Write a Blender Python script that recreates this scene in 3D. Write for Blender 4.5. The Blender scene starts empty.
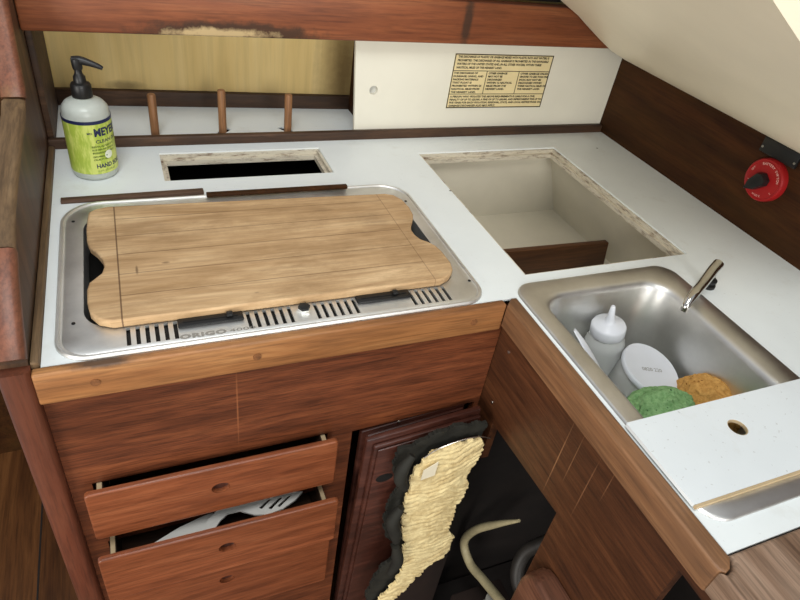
import bpy, bmesh, math, random
from mathutils import Vector, Matrix, noise
from mathutils.geometry import tessellate_polygon
random.seed(4)
PI = math.pi
sc = bpy.context.scene
COL = sc.collection

# ------------------------------------------------------------------ materials
def new_mat(name):
    m = bpy.data.materials.new(name); m.use_nodes = True
    nt = m.node_tree
    return m, nt, nt.nodes['Principled BSDF']

def N(nt, t, **kw):
    n = nt.nodes.new(t)
    for k, v in kw.items(): setattr(n, k, v)
    return n

def srgb(c):
    return tuple(((v/255)/12.92 if v/255 <= .04045 else ((v/255+.055)/1.055)**2.4) for v in c) + (1,)

def ramp(nt, fac, stops):
    r = N(nt, 'ShaderNodeValToRGB'); e = r.color_ramp.elements
    while len(e) < len(stops): e.new(.5)
    for i, (p, c) in enumerate(stops): e[i].position = p; e[i].color = c
    nt.links.new(fac, r.inputs[0]); return r.outputs[0]

def noise_tex(nt, scale, detail=4, rough=.6, coord='Object', sc3=(1,1,1), dist=0):
    if coord == 'Position': src = N(nt, 'ShaderNodeNewGeometry').outputs['Position']
    else: src = N(nt, 'ShaderNodeTexCoord').outputs[coord]
    mp = N(nt, 'ShaderNodeMapping'); mp.inputs['Scale'].default_value = sc3
    nt.links.new(src, mp.inputs[0])
    n = N(nt, 'ShaderNodeTexNoise'); n.inputs['Scale'].default_value = scale
    n.inputs['Detail'].default_value = detail; n.inputs['Roughness'].default_value = rough
    n.inputs['Distortion'].default_value = dist
    nt.links.new(mp.outputs[0], n.inputs['Vector'])
    return n.outputs[0]

def mix(nt, fac, a, b, mode='MIX'):
    m = N(nt, 'ShaderNodeMix', data_type='RGBA', blend_type=mode)
    for sock, v in ((m.inputs[0], fac), (m.inputs[6], a), (m.inputs[7], b)):
        if hasattr(v, 'node'): nt.links.new(v, sock)
        else: sock.default_value = v
    return m.outputs[2]

def mth(nt, op, a, b=None, clamp=False):
    m = N(nt, 'ShaderNodeMath', operation=op); m.use_clamp = clamp
    for i, v in enumerate((a, b)):
        if v is None: continue
        if hasattr(v, 'node'): nt.links.new(v, m.inputs[i])
        else: m.inputs[i].default_value = v
    return m.outputs[0]

def blob(nt, c, r, soft=.35, wob=.0, wscale=60):
    """soft ellipsoid mark at a world place (stain, chip, scratch, painted shade)"""
    g = N(nt, 'ShaderNodeNewGeometry').outputs['Position']
    s = N(nt, 'ShaderNodeVectorMath', operation='SUBTRACT'); s.inputs[1].default_value = c
    nt.links.new(g, s.inputs[0])
    d = N(nt, 'ShaderNodeVectorMath', operation='DIVIDE'); d.inputs[1].default_value = r
    nt.links.new(s.outputs[0], d.inputs[0])
    l = N(nt, 'ShaderNodeVectorMath', operation='LENGTH'); nt.links.new(d.outputs[0], l.inputs[0])
    v = l.outputs['Value']
    if wob:
        n = noise_tex(nt, wscale, 4, .65, 'Position')
        v = mth(nt, 'ADD', v, mth(nt, 'MULTIPLY', mth(nt, 'SUBTRACT', n, .5), wob))
    return mth(nt, 'DIVIDE', mth(nt, 'SUBTRACT', 1.0, v), soft, clamp=True)

def bump(nt, b, h, strength=.2, dist=.002):
    n = N(nt, 'ShaderNodeBump'); n.inputs['Strength'].default_value = strength
    n.inputs['Distance'].default_value = dist
    nt.links.new(h, n.inputs['Height']); nt.links.new(n.outputs[0], b.inputs['Normal'])

def wood(name, dark, mid, light, axis='X', scale=1.0, rough=.5, wear=None, wear_amt=.5, wear_scale=9, marks=(), coat=0, spec=.4, fine=.35):
    m, nt, b = new_mat(name)
    s = {'X': (.09, 1, 1), 'Y': (1, .09, 1), 'Z': (1, 1, .09)}[axis]
    s2 = {'X': (.045, 1, 1), 'Y': (1, .045, 1), 'Z': (1, 1, .045)}[axis]
    n1 = noise_tex(nt, 38*scale, 6, .62, 'Object', s, .6)
    c = ramp(nt, n1, [(.30, srgb(dark)), (.5, srgb(mid)), (.72, srgb(light))])
    n2 = noise_tex(nt, 260*scale, 3, .7, 'Object', s2)
    f = ramp(nt, n2, [(.38, (1-fine, 1-fine, 1-fine, 1)), (.56, (1, 1, 1, 1))])
    c = mix(nt, 1.0, c, f, 'MULTIPLY')
    n3 = noise_tex(nt, 5*scale, 3, .5, 'Object', tuple(math.sqrt(v) for v in s))
    c = mix(nt, 1.0, c, ramp(nt, n3, [(.3, (.78, .76, .74, 1)), (.7, (1.12, 1.1, 1.08, 1))]), 'MULTIPLY')
    if wear:
        w = noise_tex(nt, wear_scale, 7, .7, 'Object', tuple(math.sqrt(v) for v in s))
        wf = ramp(nt, w, [(.5-.12, (0, 0, 0, 1)), (.62, (wear_amt,)*3+(1,))])
        c = mix(nt, wf, c, srgb(wear))
    for col, cen, rad, soft, wob, amt in marks:
        k = blob(nt, cen, rad, soft, wob)
        c = mix(nt, mth(nt, 'MULTIPLY', k, amt), c, srgb(col))
    nt.links.new(c, b.inputs['Base Color'])
    rr = N(nt, 'ShaderNodeMapRange'); rr.inputs[3].default_value = rough-.08; rr.inputs[4].default_value = rough+.12
    nt.links.new(n3, rr.inputs[0]); nt.links.new(rr.outputs[0], b.inputs['Roughness'])
    b.inputs['Specular IOR Level'].default_value = spec
    b.inputs['Coat Weight'].default_value = coat; b.inputs['Coat Roughness'].default_value = .3
    bump(nt, b, n2, .18, .0006)
    return m

def plain(name, col, rough=.5, metal=0, var=.06, vscale=14, spec=.5, trans=0, bmp=0, bscale=300, marks=(), sub=0, ior=1.45, alpha=None):
    m, nt, b = new_mat(name)
    n = noise_tex(nt, vscale, 5, .6)
    c = srgb(col)
    lo = tuple(v*(1-var*2) for v in c[:3])+(1,); hi = tuple(min(1, v*(1+var)) for v in c[:3])+(1,)
    o = ramp(nt, n, [(.3, lo), (.65, hi)])
    for mc, cen, rad, soft, wob, amt in marks:
        k = blob(nt, cen, rad, soft, wob)
        o = mix(nt, mth(nt, 'MULTIPLY', k, amt), o, srgb(mc))
    nt.links.new(o, b.inputs['Base Color'])
    b.inputs['Roughness'].default_value = rough; b.inputs['Metallic'].default_value = metal
    b.inputs['Specular IOR Level'].default_value = spec; b.inputs['Transmission Weight'].default_value = trans
    b.inputs['IOR'].default_value = ior
    if sub: b.inputs['Subsurface Weight'].default_value = sub; b.inputs['Subsurface Radius'].default_value = (.01, .01, .01)
    if bmp: bump(nt, b, noise_tex(nt, bscale, 4, .6), bmp, .001)
    return m

def laminate(name, col, specks=.55, marks=(), rough=.38):
    m, nt, b = new_mat(name)
    c = ramp(nt, noise_tex(nt, 5, 5, .6, 'Position'), [(.3, tuple(v*.93 for v in srgb(col)[:3])+(1,)), (.65, srgb(col))])
    if specks:
        n = noise_tex(nt, 210, 3, .55, 'Position')
        c = mix(nt, ramp(nt, n, [(.675, (0, 0, 0, 1)), (.71, (specks, specks, specks, 1))]), c, srgb((120, 108, 92)))
        n = noise_tex(nt, 11, 6, .7, 'Position')
        c = mix(nt, ramp(nt, n, [(.58, (0, 0, 0, 1)), (.75, (.22, .22, .22, 1))]), c, srgb((178, 168, 145)))
    for mc, cen, rad, soft, wob, amt in marks:
        c = mix(nt, mth(nt, 'MULTIPLY', blob(nt, cen, rad, soft, wob), amt), c, srgb(mc))
    nt.links.new(c, b.inputs['Base Color']); b.inputs['Roughness'].default_value = rough
    b.inputs['Specular IOR Level'].default_value = .4
    return m

def steel(name, col=(176, 174, 168), rough=.3, axis='X', grime=.4):
    m, nt, b = new_mat(name)
    s = {'X': (.04, 1, 1), 'Y': (1, .04, 1), 'Z': (1, 1, .04), 'N': (1, 1, 1)}[axis]
    n = noise_tex(nt, 9, 6, .65)
    c = ramp(nt, n, [(.32, tuple(v*(1-grime) for v in srgb(col)[:3])+(1,)), (.62, srgb(col))])
    nt.links.new(c, b.inputs['Base Color']); b.inputs['Metallic'].default_value = 1
    n2 = noise_tex(nt, 400, 2, .5, 'Object', s)
    r = N(nt, 'ShaderNodeMapRange'); r.inputs[3].default_value = rough-.06; r.inputs[4].default_value = rough+.14
    nt.links.new(n, r.inputs[0]); nt.links.new(r.outputs[0], b.inputs['Roughness'])
    bump(nt, b, n2, .05, .0004)
    return m

M = {}
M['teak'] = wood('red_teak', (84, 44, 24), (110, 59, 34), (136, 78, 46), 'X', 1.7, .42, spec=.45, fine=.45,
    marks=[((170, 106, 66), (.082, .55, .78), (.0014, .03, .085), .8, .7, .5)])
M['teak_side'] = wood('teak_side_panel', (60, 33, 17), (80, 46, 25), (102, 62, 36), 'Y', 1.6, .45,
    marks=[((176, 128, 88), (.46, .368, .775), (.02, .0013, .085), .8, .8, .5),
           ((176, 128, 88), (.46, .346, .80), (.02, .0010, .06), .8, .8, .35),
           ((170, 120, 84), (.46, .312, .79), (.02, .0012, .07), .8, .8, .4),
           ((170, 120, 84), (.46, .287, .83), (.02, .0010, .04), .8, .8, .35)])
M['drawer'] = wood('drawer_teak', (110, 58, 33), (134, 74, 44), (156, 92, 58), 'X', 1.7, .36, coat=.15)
M['door'] = wood('door_mahogany', (50, 26, 19), (70, 37, 28), (94, 54, 42), 'X', 1.0, .35, coat=.3)
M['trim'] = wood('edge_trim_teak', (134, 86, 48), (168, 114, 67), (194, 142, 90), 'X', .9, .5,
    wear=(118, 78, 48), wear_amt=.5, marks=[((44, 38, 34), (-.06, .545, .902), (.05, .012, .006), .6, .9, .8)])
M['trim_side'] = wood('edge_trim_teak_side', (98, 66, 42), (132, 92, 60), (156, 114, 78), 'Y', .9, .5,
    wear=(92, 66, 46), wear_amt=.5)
M['beam'] = wood('beam_mahogany', (112, 60, 34), (146, 84, 50), (168, 106, 68), 'X', .9, .45,
    wear=(96, 50, 36), wear_amt=.4,
    marks=[((58, 40, 28), (.17, 1.06, 1.098), (.165, .02, .022), .35, .8, .9),
           ((190, 166, 122), (.15, 1.06, 1.097), (.105, .02, .011), .5, 1.5, .9),
           ((60, 44, 34), (.595, 1.06, 1.13), (.012, .02, .06), .5, .8, .85)])
M['worn'] = wood('worn_dark_wood', (58, 38, 24), (84, 58, 38), (118, 86, 60), 'X', 1.1, .6, wear=(50, 36, 27), wear_amt=.8, wear_scale=14)
M['post'] = wood('bulkhead_wood', (74, 46, 28), (100, 66, 42), (128, 90, 60), 'Z', 1.0, .55, wear=(60, 48, 34), wear_amt=.75, wear_scale=6)
M['post_low'] = wood('bulkhead_post_wood', (76, 36, 22), (98, 50, 32), (120, 68, 46), 'Z', 1.0, .45, wear=(112, 70, 50), wear_amt=.4)
M['post_red'] = wood('bulkhead_cap', (108, 62, 44), (136, 82, 58), (158, 104, 78), 'Y', 1.0, .42, wear=(70, 50, 38), wear_amt=.65, wear_scale=10,
    marks=[((138, 112, 74), (-.143, .86, 1.02), (.03, .14, .05), .7, .9, .7)])
M['wall_dark'] = wood('dark_stained_wood', (40, 20, 7), (54, 28, 10), (72, 40, 16), 'Y', .8, .6, wear=(84, 58, 24), wear_amt=.35, spec=.15, wear_scale=5)
M['tan'] = wood('worn_tan_wood', (98, 76, 50), (132, 106, 74), (160, 134, 100), 'Y', 1.1, .65, wear=(80, 62, 44), wear_amt=.6)
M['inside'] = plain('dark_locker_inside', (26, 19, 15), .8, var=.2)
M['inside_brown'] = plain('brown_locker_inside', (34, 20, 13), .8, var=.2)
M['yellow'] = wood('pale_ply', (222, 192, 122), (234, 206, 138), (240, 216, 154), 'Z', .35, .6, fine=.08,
    marks=[((96, 70, 36), (.43, 1.25, .98), (.07, .05, .2), .9, .4, .75), ((110, 92, 60), (.0, 1.278, .935), (.04, .02, .012), .6, .6, .6)])  # tall mark is shade painted into the ply at the recess's right end
M['floorw'] = wood('cabin_sole_teak', (70, 41, 20), (92, 57, 29), (116, 76, 42), 'Y', .7, .35, coat=.1)
M['bench'] = wood('bench_teak', (104, 80, 62), (136, 110, 90), (162, 138, 118), 'Y', .9, .45)
M['step'] = wood('step_wood', (84, 52, 38), (108, 70, 52), (132, 92, 70), 'Y', 1.0, .45)
M['strip'] = wood('loose_strip_wood', (70, 52, 40), (98, 74, 58), (128, 100, 80), 'X', 1.3, .6)
M['plug'] = plain('plug_wood', (122, 78, 44), .6, var=.2, vscale=200)
M['peg'] = wood('dowel_wood', (122, 82, 50), (146, 102, 66), (168, 124, 84), 'Z', 1.0, .5)
M['divider'] = wood('divider_wood', (74, 44, 24), (96, 60, 34), (118, 78, 46), 'X', .8, .5)
M['lam'] = laminate('white_laminate', (232, 238, 237), .18, marks=[((20, 15, 12), (.512, .86, .9), (.004, .003, .004), .5, .6, .9),
      ((40, 30, 24), (.94, 1.0, .9), (.003, .003, .003), .5, .3, .9), ((30, 24, 20), (.474+.22, .57+.33, .9), (.001, .001, .001), .5, .3, .2)])
M['lam2'] = laminate('white_cover', (226, 232, 233), .3)
M['ledge'] = laminate('rebate_paint', (212, 204, 184), 0)
nt = M['ledge'].node_tree; b = nt.nodes['Principled BSDF']
old = b.inputs['Base Color'].links[0].from_socket
nn = noise_tex(nt, 70, 6, .75, 'Position', (.5, .5, 3))
nt.links.new(mix(nt, ramp(nt, nn, [(.5, (0, 0, 0, 1)), (.66, (.9, .9, .9, 1))]), old, srgb((104, 74, 50))), b.inputs['Base Color'])
M['liner'] = plain('icebox_fibreglass', (214, 208, 190), .35, var=.04, vscale=6)
M['panelw'] = plain('cream_white_panel', (228, 224, 208), .4, var=.03, vscale=4)
M['placard'] = plain('placard_gold', (232, 214, 164), .4, var=.05)
M['ink'] = plain('dark_ink', (34, 24, 14), .5)
M['gel'] = plain('overhead_fibreglass', (240, 228, 202), .35, var=.04, vscale=3)
M['steel'] = steel('stainless_sink', (222, 221, 217), .36, 'Y', .2)
M['steel_stove'] = steel('stainless_stove', (240, 240, 236), .46, 'X', .22)
M['chrome'] = plain('chrome', (205, 203, 198), .12, 1, .03)
M['black'] = plain('black_plastic', (22, 22, 22), .4, var=.1)
M['burner'] = plain('burner_black', (20, 18, 16), .6, var=.2)
M['greyink'] = plain('grey_print', (138, 134, 126), .5)
M['red'] = plain('red_plastic', (150, 22, 24), .4, var=.08)
M['whiteink'] = plain('pale_print', (226, 180, 168), .5)
M['screw'] = plain('steel_screw', (190, 186, 178), .3, 1)
M['bottle'] = plain('soap_bottle_plastic', (208, 214, 205), .3, var=.02, trans=.25, sub=.3)
M['label'] = None
M['navy'] = plain('navy_print', (34, 40, 78), .4)
M['dkgreen'] = plain('green_print', (70, 96, 34), .5)
M['wtrans'] = plain('translucent_plastic', (228, 230, 227), .25, var=.02, trans=.35, sub=.2)
M['wplast'] = plain('white_plastic', (214, 217, 222), .35, var=.02)
M['utensil'] = plain('utensil_white', (216, 214, 206), .3, var=.03)
M['greyplast'] = plain('grey_cloth', (31, 30, 23), .8, var=.2, vscale=30, bmp=.5, bscale=120)
M['hose'] = plain('cream_hose', (176, 164, 128), .45, var=.15)
M['darkhose'] = plain('dark_hose', (52, 48, 44), .5, var=.2)
M['pale'] = plain('pale_wood_edge', (188, 166, 130), .6, var=.08)

def label_mat():
    m, nt, b = new_mat('lime_label')
    g = noise_tex(nt, 95, 4, .7, 'Object', (1, 1, .22))
    c = ramp(nt, g, [(.44, srgb((172, 192, 74))), (.56, srgb((206, 216, 112)))])
    nt.links.new(c, b.inputs['Base Color']); b.inputs['Roughness'].default_value = .4
    return m
M['label'] = label_mat()

def sponge(name, c1, c2, pore):
    m, nt, b = new_mat(name)
    n = noise_tex(nt, 160, 5, .7)
    c = ramp(nt, n, [(.35, srgb(c1)), (.65, srgb(c2))])
    v = N(nt, 'ShaderNodeTexVoronoi'); v.inputs['Scale'].default_value = 120
    nt.links.new(N(nt, 'ShaderNodeTexCoord').outputs['Object'], v.inputs['Vector'])
    p = ramp(nt, v.outputs['Distance'], [(.12, (1, 1, 1, 1)), (.22, (0, 0, 0, 1))])
    n2 = noise_tex(nt, 60, 2, .5)
    pf = mth(nt, 'MULTIPLY', p, ramp(nt, n2, [(.48, (0, 0, 0, 1)), (.55, (1, 1, 1, 1))]))
    nt.links.new(mix(nt, pf, c, srgb(pore)), b.inputs['Base Color'])
    b.inputs['Roughness'].default_value = .95; b.inputs['Specular IOR Level'].default_value = .1
    bump(nt, b, n, .9, .003)
    return m
M['green'] = sponge('green_scrubber', (104, 146, 92), (146, 184, 128), (34, 70, 42))
M['orange'] = sponge('ochre_sponge', (178, 128, 66), (212, 164, 94), (128, 78, 30))

def foam_mat():
    m, nt, b = new_mat('cracked_foam')
    n = noise_tex(nt, 40, 6, .7)
    c = ramp(nt, n, [(.3, srgb((186, 160, 108))), (.6, srgb((232, 212, 158)))])
    nt.links.new(c, b.inputs['Base Color']); b.inputs['Roughness'].default_value = .8
    bump(nt, b, noise_tex(nt, 160, 5, .7, 'Object', (.35, .35, 1)), .6, .003)
    return m
M['foam'] = foam_mat()

def board_mat():
    m, nt, b = new_mat('maple_cutting_board')
    n1 = noise_tex(nt, 30, 6, .65, 'Object', (.12, 1, 1), .8)
    c = ramp(nt, n1, [(.3, srgb((164, 130, 90))), (.5, srgb((192, 159, 118))), (.72, srgb((220, 190, 148)))])
    n3 = noise_tex(nt, 16, 7, .75, 'Object', (.45, 1, 1))
    c = mix(nt, ramp(nt, n3, [(.45, (0, 0, 0, 1)), (.66, (.8, .8, .8, 1))]), c, srgb((162, 130, 92)))
    n4 = noise_tex(nt, 200, 3, .7, 'Object', (.05, 1, 1))
    c = mix(nt, 1.0, c, ramp(nt, n4, [(.35, (.84, .82, .8, 1)), (.6, (1.04, 1.04, 1.04, 1))]), 'MULTIPLY')
    pos = N(nt, 'ShaderNodeNewGeometry').outputs['Position']
    sep = N(nt, 'ShaderNodeSeparateXYZ'); nt.links.new(pos, sep.inputs[0])
    X, Y = sep.outputs[0], sep.outputs[1]
    def line(v, at, w, soft=.0006):
        d = mth(nt, 'ABSOLUTE', mth(nt, 'SUBTRACT', v, at))
        return mth(nt, 'DIVIDE', mth(nt, 'SUBTRACT', w, d), soft, clamp=True)
    inx = mth(nt, 'MULTIPLY', mth(nt, 'GREATER_THAN', X, -.036), mth(nt, 'LESS_THAN', X, .360))
    tone = None
    for y in (.640, .684, .728, .772, .816):
        k = mth(nt, 'MULTIPLY', line(Y, y, .0011), inx)
        c = mix(nt, mth(nt, 'MULTIPLY', k, .55), c, srgb((88, 62, 40)))
    c = mix(nt, mth(nt, 'MULTIPLY', line(X, -.036, .0012), .8), c, srgb((84, 58, 38)))
    c = mix(nt, mth(nt, 'MULTIPLY', line(X, .360, .0010), .45), c, srgb((92, 66, 44)))
    for (cx, cy, rx, ry, a) in ((-.015, .69, .0022, .012, .7), (.02, .70, .006, .003, .6), (.12, .615, .004, .002, .4), (.26, .80, .02, .006, .25), (.0, .79, .05, .03, .15), (.33, .76, .03, .03, .2)):
        c = mix(nt, mth(nt, 'MULTIPLY', blob(nt, (cx, cy, .916), (rx, ry, .02), .6, .8), a), c, srgb((96, 72, 50)))
    nt.links.new(c, b.inputs['Base Color']); b.inputs['Roughness'].default_value = .6
    b.inputs['Specular IOR Level'].default_value = .3
    bump(nt, b, n4, .2, .0008)
    return m
M['board'] = board_mat()

# ------------------------------------------------------------------ geometry
def finish(bm, smooth=None):
    bmesh.ops.recalc_face_normals(bm, faces=bm.faces)
    return bm

def link_mesh(name, bm, mat, parent=None, base=None, smooth=35):
    """ONE mesh object from world-space geometry; parent given -> child of that thing"""
    bmesh.ops.recalc_face_normals(bm, faces=bm.faces)
    if parent is not None: org = Vector(parent['_o'])
    elif base is not None: org = Vector(base)
    else:
        xs = [v.co for v in bm.verts]
        org = Vector(((min(v.x for v in xs)+max(v.x for v in xs))/2, (min(v.y for v in xs)+max(v.y for v in xs))/2, min(v.z for v in xs)))
    for v in bm.verts: v.co -= org
    me = bpy.data.meshes.new(name); bm.to_mesh(me); bm.free()
    me.materials.append(mat)
    if smooth:
        me.shade_smooth(); me.set_sharp_from_angle(angle=math.radians(smooth))
    o = bpy.data.objects.new(name, me); COL.objects.link(o)
    o['_o'] = tuple(org)
    if parent is not None: o.parent = parent
    else: o.location = org
    return o

def tag(o, label, cat, group=None):
    o['label'] = label; o['category'] = cat
    if group: o['group'] = group
    return o

def thing(name, label, cat, loc, group=None):
    o = bpy.data.objects.new(name, None); COL.objects.link(o); o.location = loc
    o.empty_display_size = .02; o['_o'] = tuple(loc)
    return tag(o, label, cat, group)

def struct(name, bm, mat, **kw):
    o = link_mesh(name, bm, mat, **kw); o['kind'] = 'structure'; return o

def add_box(bm, x0, x1, y0, y1, z0, z1, bev=0, seg=2):
    vs = [bm.verts.new((x, y, z)) for z in (z0, z1) for y in (y0, y1) for x in (x0, x1)]
    fs = [(0, 1, 3, 2), (4, 6, 7, 5), (0, 4, 5, 1), (2, 3, 7, 6), (0, 2, 6, 4), (1, 5, 7, 3)]
    fl = [bm.faces.new([vs[i] for i in f]) for f in fs]
    if bev:
        es = list({e for f in fl for e in f.edges})
        bmesh.ops.bevel(bm, geom=es, offset=bev, segments=seg, affect='EDGES', profile=.5)
    return bm

def box(*a, **k): return add_box(bmesh.new(), *a, **k)

def rrect(x0, x1, y0, y1, r, n=8):
    if not isinstance(r, (list, tuple)): r = [r]*4
    pts = []
    for (cx, cy, a0), rr in zip(((x1, y0, -90), (x1, y1, 0), (x0, y1, 90), (x0, y0, 180)), r):
        sx = -1 if cx == x1 else 1; sy = -1 if cy == y1 else 1
        for i in range(n+1):
            a = math.radians(a0+90*i/n)
            pts.append((cx+sx*rr+rr*math.cos(a), cy+sy*rr+rr*math.sin(a)))
    return pts

def circ(cx, cy, r, n=28, ry=None):
    return [(cx+r*math.cos(2*PI*i/n), cy+(ry or r)*math.sin(2*PI*i/n)) for i in range(n)]

XY = lambda z: (lambda u, v, w: (u, v, z+w))
def XZ(y): return lambda u, v, w: (u, y+w, v)       # w towards +Y
def YZ(x): return lambda u, v, w: (x+w, u, v)       # w towards +X

def add_plate(bm, outer, holes, w0, w1, fr):
    loops = [outer]+list(holes)
    tri = tessellate_polygon([[Vector((p[0], p[1], 0)) for p in l] for l in loops])
    flat = [p for l in loops for p in l]
    A = [bm.verts.new(fr(p[0], p[1], w0)) for p in flat]
    B = [bm.verts.new(fr(p[0], p[1], w1)) for p in flat]
    for t in tri:
        if len(set(t)) < 3: continue
        try: bm.faces.new([A[i] for i in t]); bm.faces.new([B[i] for i in reversed(t)])
        except ValueError: pass
    k = 0
    for l in loops:
        n = len(l)
        for i in range(n):
            a, c = k+i, k+(i+1) % n
            try: bm.faces.new((A[a], A[c], B[c], B[a]))
            except ValueError: pass
        k += n
    return bm

def plate(*a): return add_plate(bmesh.new(), *a)

def offset_poly(P, d):
    n = len(P); A = sum(P[i][0]*P[(i+1) % n][1]-P[(i+1) % n][0]*P[i][1] for i in range(n)); sg = 1 if A > 0 else -1
    out = []
    for i in range(n):
        a, b_, c = Vector(P[i-1][:2]), Vector(P[i][:2]), Vector(P[(i+1) % n][:2])
        e1 = (b_-a).normalized(); e2 = (c-b_).normalized()
        n1 = Vector((-e1.y, e1.x))*sg; n2 = Vector((-e2.y, e2.x))*sg
        m = (n1+n2).normalized(); out.append(tuple(b_+m*(d/max(.5, m.dot(n1)))))
    return out

def round_plate(outer, holes, w_back, w_front, r, fr, seg=4, hr=0):
    """plate whose front rim is rounded; w_front is the visible face"""
    bm = bmesh.new(); sg = 1 if w_back > w_front else -1
    loops = []
    for i in range(seg+1):
        a = PI/2*i/seg
        loops.append((r*(1-math.cos(a)), w_front+sg*r*(1-math.sin(a))))
    rings = [[fr(p[0], p[1], w_back) for p in outer]]+[[fr(q[0], q[1], w) for q in offset_poly(outer, d)] for d, w in loops]
    R = [[bm.verts.new(p) for p in ring] for ring in rings]; n = len(outer)
    for a, c in zip(R, R[1:]):
        for i in range(n): bm.faces.new((a[i], a[(i+1) % n], c[(i+1) % n], c[i]))
    for w, ring, src in ((w_front, R[-1], offset_poly(outer, loops[-1][0])), (w_back, R[0], outer)):
        hv = [[bm.verts.new(fr(p[0], p[1], w)) for p in h] for h in holes]
        vs = ring+[v for h in hv for v in h]
        for t in tessellate_polygon([[Vector((p[0], p[1], 0)) for p in l] for l in [src]+list(holes)]):
            try: bm.faces.new([vs[i] for i in t])
            except ValueError: pass
        if w == w_front: H0 = hv
        else: H1 = hv
    for a, c in zip(H0, H1):
        for i in range(len(a)): bm.faces.new((a[i], a[(i+1) % len(a)], c[(i+1) % len(a)], c[i]))
    return bm


def add_loft(bm, rings, cap0=False, cap1=False, closed=True):
    R = [[bm.verts.new(p) for p in r] for r in rings]
    n = len(R[0])
    for a, c in zip(R, R[1:]):
        for i in range(n if closed else n-1):
            j = (i+1) % n
            bm.faces.new((a[i], a[j], c[j], c[i]))
    if cap0: bm.faces.new(R[0])
    if cap1: bm.faces.new(list(reversed(R[-1])))
    return bm

def add_lathe(bm, prof, c=(0, 0, 0), n=40, mat=None, cap0=True, cap1=True):
    rings = []
    for r, z in prof:
        ring = []
        for i in range(n):
            a = 2*PI*i/n
            p = Vector((r*math.cos(a), r*math.sin(a), z))
            if mat: p = mat @ p
            ring.append(tuple(p+Vector(c)))
        rings.append(ring)
    return add_loft(bm, rings, cap0, cap1)

def lathe(*a, **k): return add_lathe(bmesh.new(), *a, **k)

def catmull(pts, sub=8):
    P = [Vector(p) for p in pts]; P = [P[0]*2-P[1]]+P+[P[-1]*2-P[-2]]
    out = []
    for i in range(1, len(P)-2):
        for s in range(sub):
            t = s/sub
            out.append(.5*((2*P[i])+(P[i+1]-P[i-1])*t+(2*P[i-1]-5*P[i]+4*P[i+1]-P[i+2])*t*t+(-P[i-1]+3*P[i]-3*P[i+1]+P[i+2])*t**3))
    out.append(P[-2]); return out

def add_tube(bm, pts, rad, n=14, smooth=True, flat=1.0):
    P = catmull(pts) if smooth and len(pts) > 2 else [Vector(p) for p in pts]
    m = len(P); rings = []; up = None
    for i, p in enumerate(P):
        d = (P[min(i+1, m-1)]-P[max(i-1, 0)]).normalized()
        if up is None: up = d.orthogonal().normalized() if abs(d.z) > .95 else (Vector((0, 0, 1))-d*d.z).normalized()
        up = (up-d*up.dot(d)).normalized(); sd = d.cross(up)
        if isinstance(rad, (list, tuple)):
            t = i/(m-1)*(len(rad)-1); k = min(int(t), len(rad)-2); r = rad[k]+(rad[k+1]-rad[k])*(t-k)
        else: r = rad
        rings.append([tuple(p+sd*r*math.cos(2*PI*j/n)+up*r*flat*math.sin(2*PI*j/n)) for j in range(n)])
    return add_loft(bm, rings, True, True)

def tube(*a, **k): return add_tube(bmesh.new(), *a, **k)

def text_bm(body, size, fr, align='LEFT', width=None, spacing=1.0, line=1.0, bm=None, bold=0):
    cu = bpy.data.curves.new('t', 'FONT'); cu.body = body; cu.size = size; cu.align_x = align
    cu.space_character = spacing; cu.space_line = line; cu.resolution_u = 2; cu.offset = bold
    ob = bpy.data.objects.new('t', cu); COL.objects.link(ob)
    dg = bpy.context.evaluated_depsgraph_get(); dg.update()
    me = bpy.data.meshes.new_from_object(ob.evaluated_get(dg))
    bm = bm or bmesh.new(); t = bmesh.new(); t.from_mesh(me)
    k = 1.0
    if width:
        xs = [v.co.x for v in t.verts]; k = width/(max(xs)-min(xs))
    mp = {}
    for v in t.verts: mp[v] = bm.verts.new(fr(v.co.x*k, v.co.y, 0))
    for f in t.faces:
        try: bm.faces.new([mp[v] for v in f.verts])
        except ValueError: pass
    t.free(); bpy.data.objects.remove(ob); bpy.data.curves.remove(cu); bpy.data.meshes.remove(me)
    return bm

def hexbox(c8, bev=0):
    bm = bmesh.new(); vs = [bm.verts.new(p) for p in c8]
    fl = [bm.faces.new([vs[i] for i in f]) for f in ((0, 1, 3, 2), (4, 6, 7, 5), (0, 4, 5, 1), (2, 3, 7, 6), (0, 2, 6, 4), (1, 5, 7, 3))]
    if bev: bmesh.ops.bevel(bm, geom=list({e for f in fl for e in f.edges}), offset=bev, segments=2, affect='EDGES', profile=.5)
    return bm

Z = .9      # worktop height

# ------------------------------------------------------------------ setting
struct('floor', box(-.9, 1.05, -.6, 1.32, -.02, 0), M['floorw'])
bm = bmesh.new()
add_box(bm, -.311, -.3075, -.6, 1.245, 0, .0008)
struct('trim_1', bm, M['inside'])
struct('wall_back', box(-.9, 1.03, 1.300, 1.320, 0, 1.22), M['wall_dark'])
struct('trim_2', box(-.9, -.158, 1.245, 1.299, 0, .28), M['wall_dark'])
struct('wall_right', box(1.012, 1.03, -.6, 1.299, 0, 1.44), M['wall_dark'])
# left bulkhead: a board on edge with a stepped, capped front outline
outl = [(.553, 0), (1.299, 0), (1.299, 1.3), (1.025, 1.3), (1.018, 1.2), (.972, 1.035), (.93, 1.018), (.80, 1.012), (.70, 1.004), (.645, .985), (.60, .955), (.553, .91)]
struct('wall_left', plate(outl, [], -.028, 0, YZ(-.129)), M['post'])
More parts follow.
